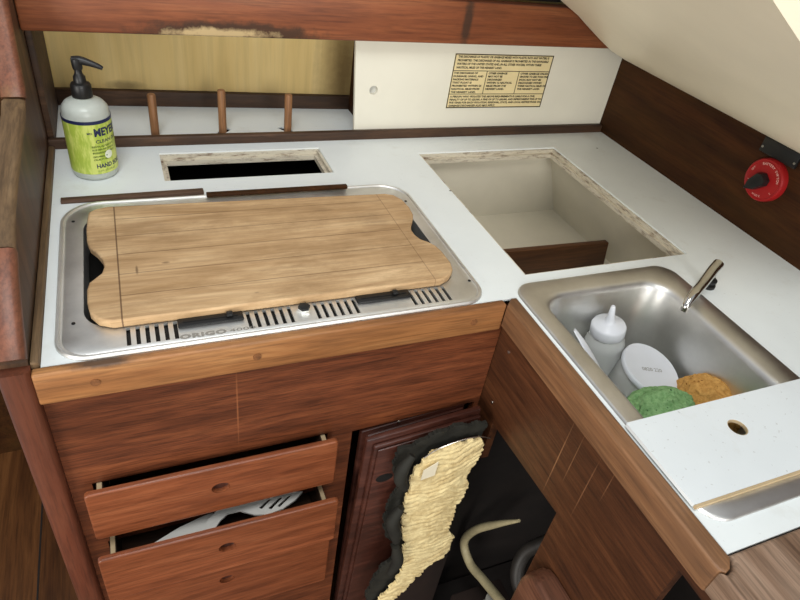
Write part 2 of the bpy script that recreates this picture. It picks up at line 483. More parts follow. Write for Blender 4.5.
# cap along its front outline, rounded
def capstrip(path, w0, w1, t, mat, name):
    bm = bmesh.new(); rings = []
    P = [Vector((0, p[0], p[1])) for p in path]
    for i, p in enumerate(P):
        d = (P[min(i+1, len(P)-1)]-P[max(i-1, 0)]).normalized()
        nrm = Vector((0, -d.z, d.y))
        if nrm.y > 0: nrm = -nrm
        if abs(d.y) > .8 and nrm.z < 0: nrm = -nrm
        r = .004
        prof = [(w0, 0), (w0, t-r), (w0+r, t), (w1-r*1.6, t), (w1-r*.4, t-r*.5), (w1, t-r*1.6), (w1, 0)]
        rings.append([tuple(Vector((a, p.y, p.z))+nrm*h) for a, h in prof])
    add_loft(bm, rings, True, True)
    return struct(name, bm, mat, smooth=50)
capstrip([(.553, 0), (.553, .5), (.553, .905)], -.158, -.1275, .013, M['post_low'], 'trim_3')
capstrip([(.552, .915), (.575, .938), (.60, .957), (.62, .972), (.645, .985)], -.158, -.1275, .013, M['post_red'], 'trim_4')
capstrip([(.648, .986), (.70, 1.004), (.80, 1.012), (.93, 1.018), (.958, 1.026)], -.158, -.129, .008, M['tan'], 'trim_5')
capstrip([(.965, 1.03), (.975, 1.045), (1.018, 1.2), (1.025, 1.3)], -.158, -.1275, .012, M['post_red'], 'trim_6')
# overhead: cabin side curving into the side deck, running fore and aft
prof = [(1.011, 1.066), (.986, 1.072), (.941, 1.090), (.905, 1.110), (.865, 1.134), (.833, 1.154), (.785, 1.178), (.70, 1.224), (.60, 1.278), (.50, 1.333), (.42, 1.376)]
def liner(y0, y1, off, name, mat):
    bm = bmesh.new()
    a = [(x, z) for x, z in prof]; b_ = [(1.011, 1.44), (.42, 1.44)][::1]
    loop = a+b_
    if off: loop = [(x-off*.3, z-off) for x, z in loop]
    add_loft(bm, [[(x, y, z) for x, z in loop] for y in (y0, y1)], True, True)
    return struct(name, bm, mat, smooth=40)
liner(.405, 1.058, 0, 'ceiling', M['gel'])
# nook behind the worktop
struct('trim_7', hexbox([(-.129, 1.2725, Z-.01), (.452, 1.2345, Z-.01), (-.129, 1.286, Z-.01), (.452, 1.248, Z-.01), (-.129, 1.2725, .930), (.452, 1.2345, .927), (-.129, 1.286, .930), (.452, 1.248, .927)], .002), M['worn'])
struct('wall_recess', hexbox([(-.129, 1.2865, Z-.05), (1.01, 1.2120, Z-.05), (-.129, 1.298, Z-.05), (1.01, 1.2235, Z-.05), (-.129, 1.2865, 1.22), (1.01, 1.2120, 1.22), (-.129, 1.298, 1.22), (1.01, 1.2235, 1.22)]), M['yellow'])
struct('trim_8', box(-.1285, -.119, 1.10, 1.271, Z, 1.16, bev=.002), M['worn'])
struct('trim_9', box(.440, .452, 1.125, 1.233, Z, 1.16), M['wall_dark'])
beam = tag(link_mesh('overhead_beam', box(-.1285, 1.005, 1.062, 1.092, 1.092, 1.166, bev=.004, seg=3), M['beam']),
    'reddish wooden beam across the top with a chipped lower edge', 'beam')
struct('trim_12', box(-.129, 1.005, 1.094, 1.112, 1.168, 1.205), M['inside'])
struct('wall_back_upper', box(-.129, .41, 1.098, 1.118, 1.2055, 1.32), M['gel'])

# ------------------------------------------------------------------ worktop
top = thing('countertop', 'white laminate L-shaped worktop with wooden edging around stove, icebox and sink', 'countertop', (.45, .8, Z-.04))
outer = [(-.119, .553), (.470, .553), (.470, .152), (1.0115, .152), (1.0115, 1.081), (-.119, 1.081)]
H_small = [(.040, .951), (.323, .951), (.323, 1.053), (.040, 1.053)]
H_ice = [(.5125, .6), (.834, .6), (.834, 1.013), (.5125, 1.013)]
H_stove = rrect(-.088, .408, .558, .876, .03)
H_sink = rrect(.4785, .758, .186, .571, .03)
link_mesh('laminate_top', plate(outer, [H_small, H_ice, H_stove, H_sink], -.003, 0, XY(Z)), M['lam'], top)
def inset(h, d): 
    x0 = min(p[0] for p in h)+d; x1 = max(p[0] for p in h)-d; y0 = min(p[1] for p in h)+d; y1 = max(p[1] for p in h)-d
    return [(x0, y0), (x1, y0), (x1, y1), (x0, y1)]
bm = bmesh.new()
add_plate(bm, inset(H_small, -.02), [inset(H_small, .0045)], -.011, -.0032, XY(Z))
add_plate(bm, inset(H_small, -.02), [inset(H_small, .010)], -.020, -.0112, XY(Z))
link_mesh('rebate', bm, M['ledge'], top)
bm = bmesh.new()
add_plate(bm, inset(H_ice, -.02), [inset(H_ice, .005)], -.010, -.0032, XY(Z))
add_plate(bm, inset(H_ice, -.02), [inset(H_ice, .011)], -.019, -.0102, XY(Z))
link_mesh('rebate', bm, M['ledge'], top)
# wooden edging
bm = box(-.1275, .4475, .5395, .5525, Z-.044, Z+.0015, bev=.003, seg=3)
link_mesh('front_edging', bm, M['trim'], top)
pts = [(.4475, .5395), (.4475, .150), (.4485, .142), (.454, .1375), (.461, .1395), (.4695, .1475), (.4695, .5525), (.4605, .5525)]
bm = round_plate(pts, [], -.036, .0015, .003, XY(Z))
link_mesh('side_edging', bm, M['trim_side'], top)
link_mesh('quarter_round', box(-.1285, -.1195, .553, 1.08, Z-.012, Z+.008, bev=.003), M['tan'], top)
for x, y in ((-.07, .5395), (.105, .5395), (.40, .5395)):
    link_mesh('wood_plug', lathe([(.0001, -.0003), (.005, -.0003), (.005, .001)], (x, y, Z-.021), 16, Matrix.Rotation(PI/2, 3, 'X')), M['plug'], top)

# fiddle rail behind the worktop
tag(link_mesh('fiddle_rail', box(-.1285, 1.0105, 1.0812, 1.0935, Z-.012, Z+.0165, bev=.003, seg=3), M['worn']),
    'dark worn wooden fiddle rail along the back of the white worktop', 'rail')

# shelf with peg
sh = thing('rack_shelf', 'white shelf in the recess holding three upright wooden pegs', 'shelf', (.15, 1.16, Z-.01))
slot_a = [(.137, 1.106), (.145, 1.106), (.166, 1.131), (.177, 1.144), (.170, 1.150), (.154, 1.140)]
slot_b = [(.266, 1.146), (.274, 1.151), (.294, 1.128), (.304, 1.114), (.294, 1.111), (.279, 1.128)]
link_mesh('shelf_board', plate([(-.119, 1.095), (.452, 1.095), (.452, 1.234), (-.119, 1.272)], [slot_a, slot_b], -.0025, 0, XY(Z)), M['lam'], sh)
for x, y, h in ((.040, 1.121, .078), (.160, 1.135, .080), (.2815, 1.126, .075)):
    link_mesh('peg', lathe([(.0072, -.006), (.0072, h-.003), (.006, h-.0006), (.003, h)], (x, y, Z), 20), M['peg'], sh)
struct('trim_10', box(-.128, 1.01, 1.0955, 1.21, .80, .815), M['inside'])

# sliding panel with placard
sp = thing('sliding_panel', 'cream white sliding panel with a finger hole and printed placard', 'panel', (.7, 1.099, Z+.0))
bm = plate([(.4075, Z+.001), (1.011, Z+.001), (1.011, 1.11), (.3925, 1.11)], [circ(.4385, .9935, .0085)], 0, .008, XZ(1.095))
link_mesh('panel_board', bm, M['panelw'], sp)
link_mesh('finger_hole', plate(circ(.4385, .9935, .0095), [], 0, .002, XZ(1.1035)), plain('hole_grey', (196, 196, 190), .5), sp)
struct('trim_11', box(.412, 1.011, 1.107, 1.118, Z, 1.10), M['wall_dark'])
pl = link_mesh('placard', plate([(.600, .957), (.830, .957), (.830, 1.066), (.600, 1.066)], [], -.0008, 0, XZ(1.0948)), M['placard'], sp)
bm = bmesh.new()
px0, px1, pz0, pz1 = .600, .830, .957, 1.066; t = .0019; yy = 1.0936
def bar(x0, x1, z0, z1): add_box(bm, x0, x1, yy, yy+.0004, z0, z1)
bar(px0, px1, pz1-t, pz1); bar(px0, px1, pz0, pz0+t); bar(px0, px0+t, pz0, pz1); bar(px1-t, px1, pz0, pz1)
bar(px0, px1, 1.0325, 1.0337); bar(px0, px1, .9855, .9867)
bar(px0+.078, px0+.0792, .9867, 1.0325); bar(px0+.154, px0+.1552, .9867, 1.0325)
link_mesh('border', bm, M['ink'], pl)
bm = bmesh.new()
def tline(x, z, w, s, size=.0058):
    text_bm(s, size, lambda u, v, q: (x+u, 1.0938, z+v), width=w, bm=bm, bold=.00025)
rows = [("THE DISCHARGE OF PLASTIC OR GARBAGE MIXED WITH PLASTIC INTO ANY WATERS IS", .213, 1.0585),
        ("PROHIBITED. THE DISCHARGE OF ALL GARBAGE IS PROHIBITED IN THE NAVIGABLE", .213, 1.0515),
        ("WATERS OF THE UNITED STATES AND, IN ALL OTHER WATERS, WITHIN THREE", .198, 1.0445),
        ("NAUTICAL MILES OF THE NEAREST LAND.", .104, 1.0375)]
for s, w, z in rows: tline(px0+.007, z, w, s)
c1 = ["THE DISCHARGE OF", "DUNNAGE, LINING, AND", "PACKING MATERIALS", "THAT FLOAT IS", "PROHIBITED WITHIN 25", "NAUTICAL MILES FROM", "THE NEAREST LAND."]
c2 = ["OTHER GARBAGE", "MAY NOT BE", "DISCHARGED", "WITHIN 12 NAUTICAL", "MILES FROM THE", "NEAREST LAND."]
c3 = ["OTHER GARBAGE UNLESS", "GROUND TO LESS THAN ONE", "INCH, MAY NOT BE", "DISCHARGED WITHIN", "THREE NAUTICAL MILES OF", "THE NEAREST LAND."]
for cx, col in ((px0+.004, c1), (px0+.083, c2), (px0+.159, c3)):
    for i, s in enumerate(col): tline(cx, 1.0268-i*.0064, min(.070, len(s)*.0034), s, .0052)
rows = [("A PERSON WHO VIOLATES THE ABOVE REQUIREMENTS IS LIABLE FOR A CIVIL", .205, .9790),
        ("PENALTY OF UP TO $25,000, A FINE OF UP TO $50,000, AND IMPRISONMENT FOR UP TO", .222, .9727),
        ("FIVE YEARS FOR EACH VIOLATION. REGIONAL, STATE, AND LOCAL RESTRICTIONS ON", .222, .9664),
        ("GARBAGE DISCHARGES ALSO MAY APPLY.", .110, .9601)]
for s, w, z in rows: tline(px0+.005, z, w, s, .0054)
link_mesh('lettering', bm, M['ink'], pl)

# ------------------------------------------------------------------ icebox
ice = thing('icebox', 'white fibreglass icebox well sunk below the open hatch in the worktop', 'icebox', (.67, .8, .715))
bm = bmesh.new()
zt, zb = Z-.0195, .722
A = [(.49, .59, zt), (.842, .59, zt), (.842, 1.026, zt), (.49, 1.026, zt)]
B = [(.49, .59, zb), (.897, .59, zb), (.897, 1.026, zb), (.49, 1.026, zb)]
inner = [[(p[0], p[1], p[2]) for p in A], [tuple(Vector(p)+Vector((0, 0, .012))) for p in B]]
I2 = [(B[i][0]+(.01 if i in (0, 3) else -.01), B[i][1]+(.01 if i < 2 else -.01), zb) for i in range(4)]
O = [[tuple(Vector(p)+Vector((-.012 if i in (0, 3) else .012, -.012 if i < 2 else .012, 0))) for i, p in enumerate(A)],
     [tuple(Vector(p)+Vector((-.012 if i in (0, 3) else .012, -.012 if i < 2 else .012, -.012))) for i, p in enumerate(B)]]
add_loft(bm, [[tuple(Vector(p)+Vector((0, 0, .012))) for p in B], inner[0], O[0], O[1]], True, True)
link_mesh('liner', bm, M['liner'], ice)
tag(link_mesh('icebox_divider', hexbox([(.492, .794, .736), (.872, .794, .736), (.492, .806, .736), (.872, .806, .736), (.492, .794, .802), (.862, .794, .794), (.492, .806, .802), (.862, .806, .794)], .0015), M['divider']),
    'brown wooden divider board standing across inside the icebox', 'divider')

# ------------------------------------------------------------------ cabinets
cab = thing('galley_cabinet', 'reddish teak cabinet with two pulled-out drawers under the stove', 'cabinet', (.16, .8, 0))
fr = XZ(.552)
D1 = [(-.102, .572), (.209, .572), (.209, .690), (-.102, .690)]
D2 = [(-.102, .462), (.209, .462), (.209, .556), (-.102, .556)]
D3 = [(-.102, .31), (.209, .31), (.209, .445), (-.102, .445)]
DO = [(.247, .12), (.4598, .12), (.4598, .59), (.452, .60), (.452, .692), (.247, .683)]
bm = plate([(-.1273, .0), (.4605, 0), (.4605, Z-.014), (-.1273, Z-.014)], [D1, D2, D3, DO], .001, .014, fr)
link_mesh('face_panel', bm, M['teak'], cab)
bm = bmesh.new()
add_box(bm, -.1265, -.112, .568, 1.07, 0, .80)
add_box(bm, .226, .238, .568, .88, 0, .78)
add_box(bm, -.11, .224, 1.05, 1.07, 0, .80)
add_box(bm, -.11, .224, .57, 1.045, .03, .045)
link_mesh('carcass', bm, M['inside'], cab)

def drawer(yf, zt, zb, hx, hz, depth, box_h, lab, fx=(-.110, .2165)):
    x0, x1 = fx
    bm = round_plate(rrect(x0, x1, zb, zt, .006, 5), [circ(hx, hz, .0125, 26, .0105)], .0075, 0, .0028, XZ(yf))
    f = link_mesh('drawer', bm, M['drawer'], cab, smooth=45)
    bm = bmesh.new()
    ys = yf+.0080
    add_box(bm, -.098, -.090, ys, ys+depth, zb+.012, zb+.012+box_h)
    add_box(bm, .1975, .2055, ys, ys+depth, zb+.012, zb+.012+box_h)
    add_box(bm, -.0895, .197, ys+depth-.01, ys+depth, zb+.012, zb+.012+box_h)
    add_box(bm, -.0895, .197, ys, ys+depth-.0105, zb+.008, zb+.012)
    link_mesh('drawer_box', bm, M['worn'], f)
    for xa in (-.098, .1975):
        link_mesh('side_edge', box(xa+.001, xa+.007, ys, ys+depth-.01, zb+.0122+box_h, zb+.0138+box_h), M['pale'], f)
    link_mesh('hole_backing', plate(rrect(hx-.02, hx+.02, hz-.02, hz+.02, .004, 2), [], 0, .0004, XZ(yf+.0076)), M['door'], f)
    return f
drawer(.525, .703, .6055, .052, .6585, .42, .068, '')
drawer(.4975, .600, .494, .053, .554, .42, .066, '')
drawer(.5365, .455, .290, .053, .393, .40, .12, '', (-.110, .226))

def screw(parent, x, y, z, axis='X'):
    rot = Matrix.Rotation(-PI/2, 3, 'Y') if axis == 'X' else Matrix.Rotation(PI/2, 3, 'X')
    link_mesh('screw', lathe([(.0028, -.0002), (.0026, .0008), (.0012, .0014)], (x, y, z), 14, rot), M['screw'], parent)
sc2 = thing('sink_cabinet', 'brown wooden side cabinet under the sink with a dark open cupboard', 'cabinet', (.73, .33, 0))
hol = [(.556, .05), (.556, .575), (.508, .60), (.508, .688), (.333, .703), (.333, .05)]
hol2 = [(.173, .10), (.173, .838), (-.05, .838), (-.05, .10)]
bm = plate([(.5635, 0), (.5635, Z-.014), (-.30, Z-.014), (-.30, 0)], [hol, hol2], 0, .014, YZ(.462))
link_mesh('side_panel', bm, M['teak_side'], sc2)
bm = bmesh.new()
add_box(bm, .477, 1.0, .585, .589, .0, .70)       # inner partition, far side
add_box(bm, .99, 1.0, -.29, .58, 0, .85)
add_box(bm, .477, .985, -.29, .58, .001, .012)
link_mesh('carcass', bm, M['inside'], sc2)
screw(sc2, .4619, .524, .824); screw(sc2, .4619, .524, .7185)

# two unhinged doors standing in the opening
d1 = thing('cabinet_door', 'dark wooden cupboard door leaning at the back of the stack, against the opening', 'door', (.35, .56, .12), 'loose cupboard doors')
def slab(corners, th, bev, name, mat, parent):
    """corners: BL BR TR TL of the front face (world); thickness towards +Y"""
    c = [Vector(p) for p in corners]
    bk = [p+Vector((0, th, 0)) for p in c]
    return link_mesh(name, hexbox([c[0], c[1], bk[0], bk[1], c[3], c[2], bk[3], bk[2]], bev), mat, parent)
slab([(.262, .560, .12), (.440, .560, .12), (.4355, .552, .694), (.262, .552, .676)], .011, .003, 'door_board', M['door'], d1)
slab([(.270, .5545, .14), (.436, .5545, .14), (.4315, .5465, .688), (.270, .5465, .671)], .0055, .0025, 'door_lip', M['door'], d1)
d2 = thing('cabinet_door', 'dark wooden cupboard door with raised panel in front, behind the torn foam', 'door', (.35, .535, .12), 'loose cupboard doors')
slab([(.256, .540, .12), (.449, .540, .12), (.4455, .522, .709), (.2585, .522, .692)], .010, .003, 'door_board', M['door'], d2)
slab([(.266, .5325, .13), (.447, .5325, .13), (.4435, .5145, .700), (.2685, .5145, .684)], .007, .0028, 'door_lip', M['door'], d2)
pn = slab([(.271, .5285, .14), (.4455, .5285, .14), (.4425, .5105, .6945), (.2735, .5105, .679)], .0035, .002, 'door_panel', M['door'], d2)
link_mesh('finger_hole', plate(circ(.293, .606, .014, 24, .0095), [], 0, .0006, XZ(.5123)), M['burner'], d2)
screw(d2, .345, .5115, .668, 'Y'); screw(d1, .318, .5455, .692, 'Y')

# torn foam-backed vinyl hanging in front of the doors
ft = thing('torn_foam_panel', 'torn grey padding with crinkled cream foam hanging before the cupboard', 'insulation', (.38, .49, .28))
def poly_in(x, z, P):
    c = False; n = len(P)
    for i in range(n):
        x1, z1 = P[i]; x2, z2 = P[(i+1) % n]
        if (z1 > z) != (z2 > z) and x < (x2-x1)*(z-z1)/(z2-z1)+x1: c = not c
    return c
foam = [(.342, .672), (.355, .684), (.40, .690), (.428, .688), (.437, .678), (.441, .655), (.436, .63), (.424, .605), (.431, .57), (.428, .537), (.416, .528), (.420, .49), (.416, .46), (.431, .43), (.434, .395),
        (.424, .375), (.401, .368), (.378, .335), (.366, .322), (.352, .29), (.325, .262), (.297, .262), (.305, .285), (.324, .315), (.338, .345), (.343, .375), (.338, .42), (.336, .455), (.328, .49), (.323, .526), (.327, .545), (.319, .569), (.326, .60), (.321, .633), (.330, .655)]
def sheet(P, y_of, th, step, ragged=0.0):
    bm = bmesh.new(); x0 = min(p[0] for p in P); x1 = max(p[0] for p in P); z0 = min(p[1] for p in P); z1 = max(p[1] for p in P)
    nx = int((x1-x0)/step)+2; nz = int((z1-z0)/step)+2; cells = set()
    for i in range(nx):
        for j in range(nz):
            x = x0+(i+.5)*step; z = z0+(j+.5)*step
            q = noise.noise(Vector((x*70, z*70, 3)))*ragged; q2 = noise.noise(Vector((x*70, z*70, 9)))*ragged
            if poly_in(x+q, z+q2, P): cells.add((i, j))
    F, Bk = {}, {}
    def gv(D, i, j, back):
        if (i, j) not in D:
            x = x0+i*step; z = z0+j*step
            jx = noise.noise(Vector((x*300, z*300, 1)))*step*.4; jz = noise.noise(Vector((x*300, z*300, 7)))*step*.4
            D[(i, j)] = bm.verts.new((x+jx, y_of(x, z)+(th if back else 0), z+jz))
        return D[(i, j)]
    for (i, j) in cells:
        q = [(i, j), (i+1, j), (i+1, j+1), (i, j+1)]
        bm.faces.new([gv(F, *k, False) for k in q]); bm.faces.new([gv(Bk, *k, True) for k in reversed(q)])
        for (a, c, d) in (((i, j), (i+1, j), (i, j-1)), ((i+1, j), (i+1, j+1), (i+1, j)), ((i+1, j+1), (i, j+1), (i, j+1)), ((i, j+1), (i, j), (i-1, j))):
            if d not in cells: bm.faces.new((gv(F, *a, False), gv(F, *c, False), gv(Bk, *c, True), gv(Bk, *a, True)))
    return bm
def foam_y(x, z):
    base = .487-(.70-z)*.035
    fan = max(0, (z-.56)/.14)
    ph = (z*1.0+(x-.33)*(.10-1.3*fan*(x-.33)*3)+noise.noise(Vector((x*22, z*22, 0)))*.016+noise.noise(Vector((x*60, z*60, 4)))*.006)
    w = 1-2*abs(math.sin(ph*PI/.0115))**.7
    amp = .0019*(.6+.8*noise.noise(Vector((x*30, z*30, 5))))+.0008*noise.noise(Vector((x*200, z*200, 1)))
    if x < .345 and z > .60: amp *= .25
    return base - .004*math.sin((x-.32)/.12*PI) + amp*w
link_mesh('foam', sheet(foam, foam_y, .005, .0017, .006), M['foam'], ft, smooth=80)
back = [(.322, .686), (.332, .696), (.37, .707), (.43, .708), (.444, .702), (.443, .69), (.438, .64), (.425, .60), (.420, .50), (.41, .40), (.41, .36), (.37, .31), (.34, .27), (.30, .262), (.288, .275), (.292, .32), (.307, .37),
        (.335, .40), (.323, .43), (.300, .50), (.298, .545), (.306, .575), (.316, .60), (.305, .625), (.296, .655), (.303, .685)]
link_mesh('backing', sheet(back, lambda x, z: .500-(.70-z)*.035-.004*noise.noise(Vector((x*40, z*40, 2))), .006, .0026, .005), M['greyplast'], ft, smooth=60)
for nm, pts, r in (('padding_roll', [(.316, .484, .688), (.303, .480, .668), (.300, .478, .645), (.311, .476, .622)], .0095),
                   ('padding_roll', [(.311, .474, .575), (.300, .472, .545), (.307, .470, .515), (.312, .468, .49)], .0105),
                   ('padding_roll', [(.312, .466, .478), (.318, .464, .45), (.320, .462, .43), (.312, .463, .40)], .0100)):
    link_mesh(nm, tube(pts, [r*.55, r, r, r*.6]), M['greyplast'], ft)
link_mesh('wire', tube([(.332, .478, .684), (.350, .474, .704), (.385, .473, .713), (.415, .473, .711), (.437, .475, .698)], .0009, 6), M['screw'], ft)
link_mesh('patch', plate([(.335, .632), (.3575, .636), (.358, .668), (.336, .655)], [], 0, .001, XZ(.476)), plain('foam_patch', (226, 216, 190), .6), ft)

# things in the open cupboard
tag(link_mesh('hose', tube([(.565, .47, .43), (.556, .505, .37), (.548, .548, .285), (.548, .566, .21), (.55, .53, .185), (.55, .48, .208), (.55, .42, .236), (.55, .36, .262)], [.003, .0080, .009, .0095, .0095, .0095], 14), M['hose']),
    'cream hose curving down inside the dark open cupboard', 'hose')
tag(link_mesh('hose', tube([(.66, .45, .36), (.62, .47, .29), (.60, .44, .24), (.62, .38, .20)], .014, 12), M['darkhose']),
    'dark hose deep behind the cream one in the cupboard', 'hose')
tag(link_mesh('locker_board', hexbox([(.33, .495, .0), (.452, .495, .0), (.33, .507, .0), (.452, .507, .0), (.33, .495, .308), (.452, .495, .328), (.33, .507, .308), (.452, .507, .328)], .002), M['inside_brown']),
    'dark board low in front of the opening beneath the torn foam', 'board')
cl = box(.50, .53, .44, .47, .0125, .23, bev=.004)
tag(link_mesh('pump_fitting', lathe([(.018, 0), (.018, .03), (.012, .034), (.012, .05), (.016, .052), (.016, .06)], (.555, .44, .14), 18), plain('fitting_white', (150, 148, 140), .4)), 'small pale fitting beside the hose low in the cupboard', 'fitting')
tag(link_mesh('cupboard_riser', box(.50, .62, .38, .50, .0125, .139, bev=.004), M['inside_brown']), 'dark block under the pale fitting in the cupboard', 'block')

# post / ladder board at the bottom of the view
bm = bmesh.new()
pp = [(.315, 0), (.315, .585), (.311, .602), (.300, .615), (.285, .621), (.20, .623), (.10, .623), (.10, 0)]
bm = round_plate(pp, [], .034, 0, .009, YZ(.4265))
tag(link_mesh('step_post', bm, M['step'], smooth=50), 'rounded wooden post end at the foot of the sink cabinet', 'post')

# bench top at the near right
bo = [(.4480, -.30), (1.0115, -.30), (1.0115, .1510), (.4705, .1510), (.4705, .1462), (.462, .1380), (.4545, .1358), (.4490, .1400), (.4480, .1400)][:8]
bm = round_plate(bo, [], -.034, .0015, .005, XY(Z))
tag(link_mesh('bench_top', bm, M['bench']), 'brown wooden board adjoining the near end of the white worktop', 'board')

# ------------------------------------------------------------------ stove
st = thing('stove', 'built-in stainless two-burner stove under the cutting board', 'stove', (.155, .72, .80))
so = (-.107, .4285, .5525, .893)
def rr3(ins, z, r=.036): return [(x, y, z) for x, y in rrect(so[0]+ins, so[1]-ins, so[2]+ins, so[3]-ins, [r-ins*.8, .05-ins*.8, .055-ins*.8, r-ins*.8], 10)]
slots = []
for x0 in (-.034, .1015, .1865, .3185):
    for k in range(6):
        x = x0+k*.0102; slots.append([(x, .5645), (x+.0046, .5645), (x+.0046, .5955), (x, .5955)])
well = rrect(-.0775, .402, .600, .852, .035, 8)
bm = bmesh.new()
add_loft(bm, [rr3(0, Z+.0003), rr3(.0003, Z+.0022), rr3(.0018, Z+.0042), rr3(.0045, Z+.0042), rr3(.0058, Z+.0020), rr3(.0072, Z+.0018), rr3(.0090, Z+.0028)])
inn = [(p[0], p[1]) for p in rr3(.0090, 0)]
loops = [inn]+[well]+slots
tri = tessellate_polygon([[Vector((p[0], p[1], 0)) for p in l] for l in loops])
vs = [bm.verts.new((p[0], p[1], Z+.0028)) for l in loops for p in l]
for t_ in tri:
    try: bm.faces.new([vs[i] for i in t_])
    except ValueError: pass
# slot walls, well wall
k = len(inn)
for li, l in enumerate(loops[1:]):
    n = len(l); dz = .045 if li == 0 else .004
    lo = [bm.verts.new((p[0], p[1], Z+.0028-dz)) for p in l]
    for i in range(n):
        j = (i+1) % n; bm.faces.new((vs[k+i], vs[k+j], lo[j], lo[i]))
    k += n
bmesh.ops.remove_doubles(bm, verts=bm.verts, dist=1e-5)
link_mesh('hob_plate', bm, M['steel_stove'], st, smooth=30)
bm = bmesh.new()
add_box(bm, -.084, .404, .562, .8725, .80, .8565)
add_box(bm, -.078, .399, .56, .600, .858, Z-.004)
link_mesh('stove_box', bm, M['burner'], st)
for cx in (.05, .28):
    bm = lathe([(.085, 0), (.085, .006), (.07, .010), (.03, .010), (.028, .004), (.001, .004)], (cx, .728, .8585), 40)
    link_mesh('burner', bm, M['burner'], st)
for x0, kx in ((.022, .082), (.2435, .298)):
    sl = link_mesh('slider_control', box(x0, x0+.076, .580, .5955, Z+.003, Z+.0070, bev=.0018), M['black'], st)
    link_mesh('slider_groove', box(x0+.006, x0+.07, .5865, .5890, Z+.0072, Z+.0078), M['burner'], sl)
    link_mesh('slider_knob', box(kx-.004, kx+.004, .584, .592, Z+.0079, Z+.012, bev=.0015), M['black'], sl)
kb = link_mesh('catch', lathe([(.0095, 0), (.0095, .002), (.0075, .003), (.0075, .0045)], (.1725, .5835, Z+.003), 6), M['steel_stove'], st)
link_mesh('catch_cap', lathe([(.0078, 0), (.0078, .003), (.005, .0036)], (.1725, .5835, Z+.0076), 6), M['black'], kb)
bm = text_bm('ORIGO', .0098, lambda u, v, w: (.022+u, .5625+v*1.05, Z+.0030), width=.053, spacing=1.1, bold=.0005)
link_mesh('lettering', bm, M['greyink'], st)
bm = text_bm('4000', .0078, lambda u, v, w: (.0775+u, .5630+v, Z+.0030), width=.031)
link_mesh('lettering', bm, M['greyink'], st)
for x, y in ((-.09, .84), (-.088, .615), (.412, .83), (.418, .60)):
    link_mesh('screw', lathe([(.0022, 0), (.0022, .0006), (.0008, .0009)], (x, y, Z+.003), 12), M['burner'], st)

# cutting board: rounded ends with a finger scoop at each side
def board_outline():
    L = [(-.069, .841), (-.0705, .825), (-.072, .80), (-.0715, .768), (-.068, .752), (-.060, .738), (-.054, .722), (-.052, .706), (-.055, .692), (-.063, .682), (-.0695, .674), (-.072, .66), (-.072, .636), (-.069, .616), (-.061, .602), (-.046, .5945)]
    R = [(.368, .595), (.385, .603), (.396, .615), (.4005, .632), (.400, .66), (.397, .676), (.390, .688), (.381, .697), (.377, .710), (.377, .724), (.382, .738), (.391, .752), (.398, .768), (.4005, .79), (.398, .815), (.390, .831), (.374, .8385)]
    T = [(-.035, .8535), (-.050, .8515), (-.062, .8475)]
    return L+R+T
tag(link_mesh('cutting_board', (lambda bm: bm)(plate(board_outline(), [], 0, .0115, XY(Z+.0045))), M['board'], smooth=45),
    'pale wooden cutting board with finger scoops lying over the stove', 'cutting board')
cb = bpy.data.objects['cutting_board']
bv = cb.modifiers.new('round', 'BEVEL'); bv.width = .0025; bv.segments = 3; bv.limit_method = 'ANGLE'; bv.angle_limit = math.radians(60)

tag(link_mesh('wood_strip', hexbox([(-.107, .8955, Z), (.094, .8985, Z), (-.107, .908, Z), (.094, .911, Z), (-.107, .8955, Z+.005), (.094, .8985, Z+.006), (-.107, .908, Z+.005), (.094, .911, Z+.006)], .0012), M['strip']),
    'loose brown wooden strip on the worktop behind the stove\'s left half', 'strip')
tag(link_mesh('wood_strip', box(.096, .325, .8800, .8890, Z+.005, Z+.0105, bev=.001), M['wall_dark']),
    'thin dark strip on the stove\'s back edge behind the cutting board', 'strip')

# ------------------------------------------------------------------ soap bottle
BX, BY = -.0590, .994
sb = thing('soap_bottle', 'pump bottle of hand soap with lime green label by the left bulkhead', 'bottle', (BX, BY, Z))
R0 = .0335
bm = lathe([(.025, 0), (.0315, .0015), (R0-.0005, .006), (R0, .012), (R0, .096), (R0-.0008, .102), (.0315, .1085), (.027, .1145), (.0215, .118), (.015, .120), (.0125, .121), (.0125, .123)], (BX, BY, Z), 56)
link_mesh('bottle_body', bm, M['bottle'], sb, smooth=60)
def shell(z0, z1, r, mat, name, a0=0, a1=2*PI, n=72):
    bm = bmesh.new(); rings = []
    for zz in (z0, z1):
        rings.append([(BX+r*math.cos(a0+(a1-a0)*i/n), BY+r*math.sin(a0+(a1-a0)*i/n), zz) for i in range(n)])
    rin = [[(BX+(r-.0004)*math.cos(a0+(a1-a0)*i/n), BY+(r-.0004)*math.sin(a0+(a1-a0)*i/n), zz) for i in range(n)] for zz in (z1, z0)]
    add_loft(bm, rings+rin+[rings[0]])
    return link_mesh(name, bm, mat, sb, smooth=60)
lb = shell(Z+.0125, Z+.0915, R0+.0006, M['label'], 'label')
shell(Z+.0915, Z+.0965, R0+.0007, M['navy'], 'label_band')
bm = bmesh.new()
rt = R0+.0009
def btext(s, size, a_start, z, width, bold=0, mesh=None):
    text_bm(s, size, lambda u, v, w: (BX+rt*math.cos(math.radians(a_start)+u/rt), BY+rt*math.sin(math.radians(a_start)+u/rt), z+v), width=width, bm=mesh, bold=bold)
btext("MEYER'S", .0165, -77, Z+.0735, .050, .0007, bm)
btext("MRS.", .0042, -93, Z+.077, .0075, .0001, bm)
btext("CLEAN DAY", .0072, -76, Z+.0625, .044, .0001, bm)
btext("HAND SOAP", .0095, -83, Z+.0225, .047, .0003, bm)
link_mesh('lettering', bm, M['navy'], sb)
bm = bmesh.new()
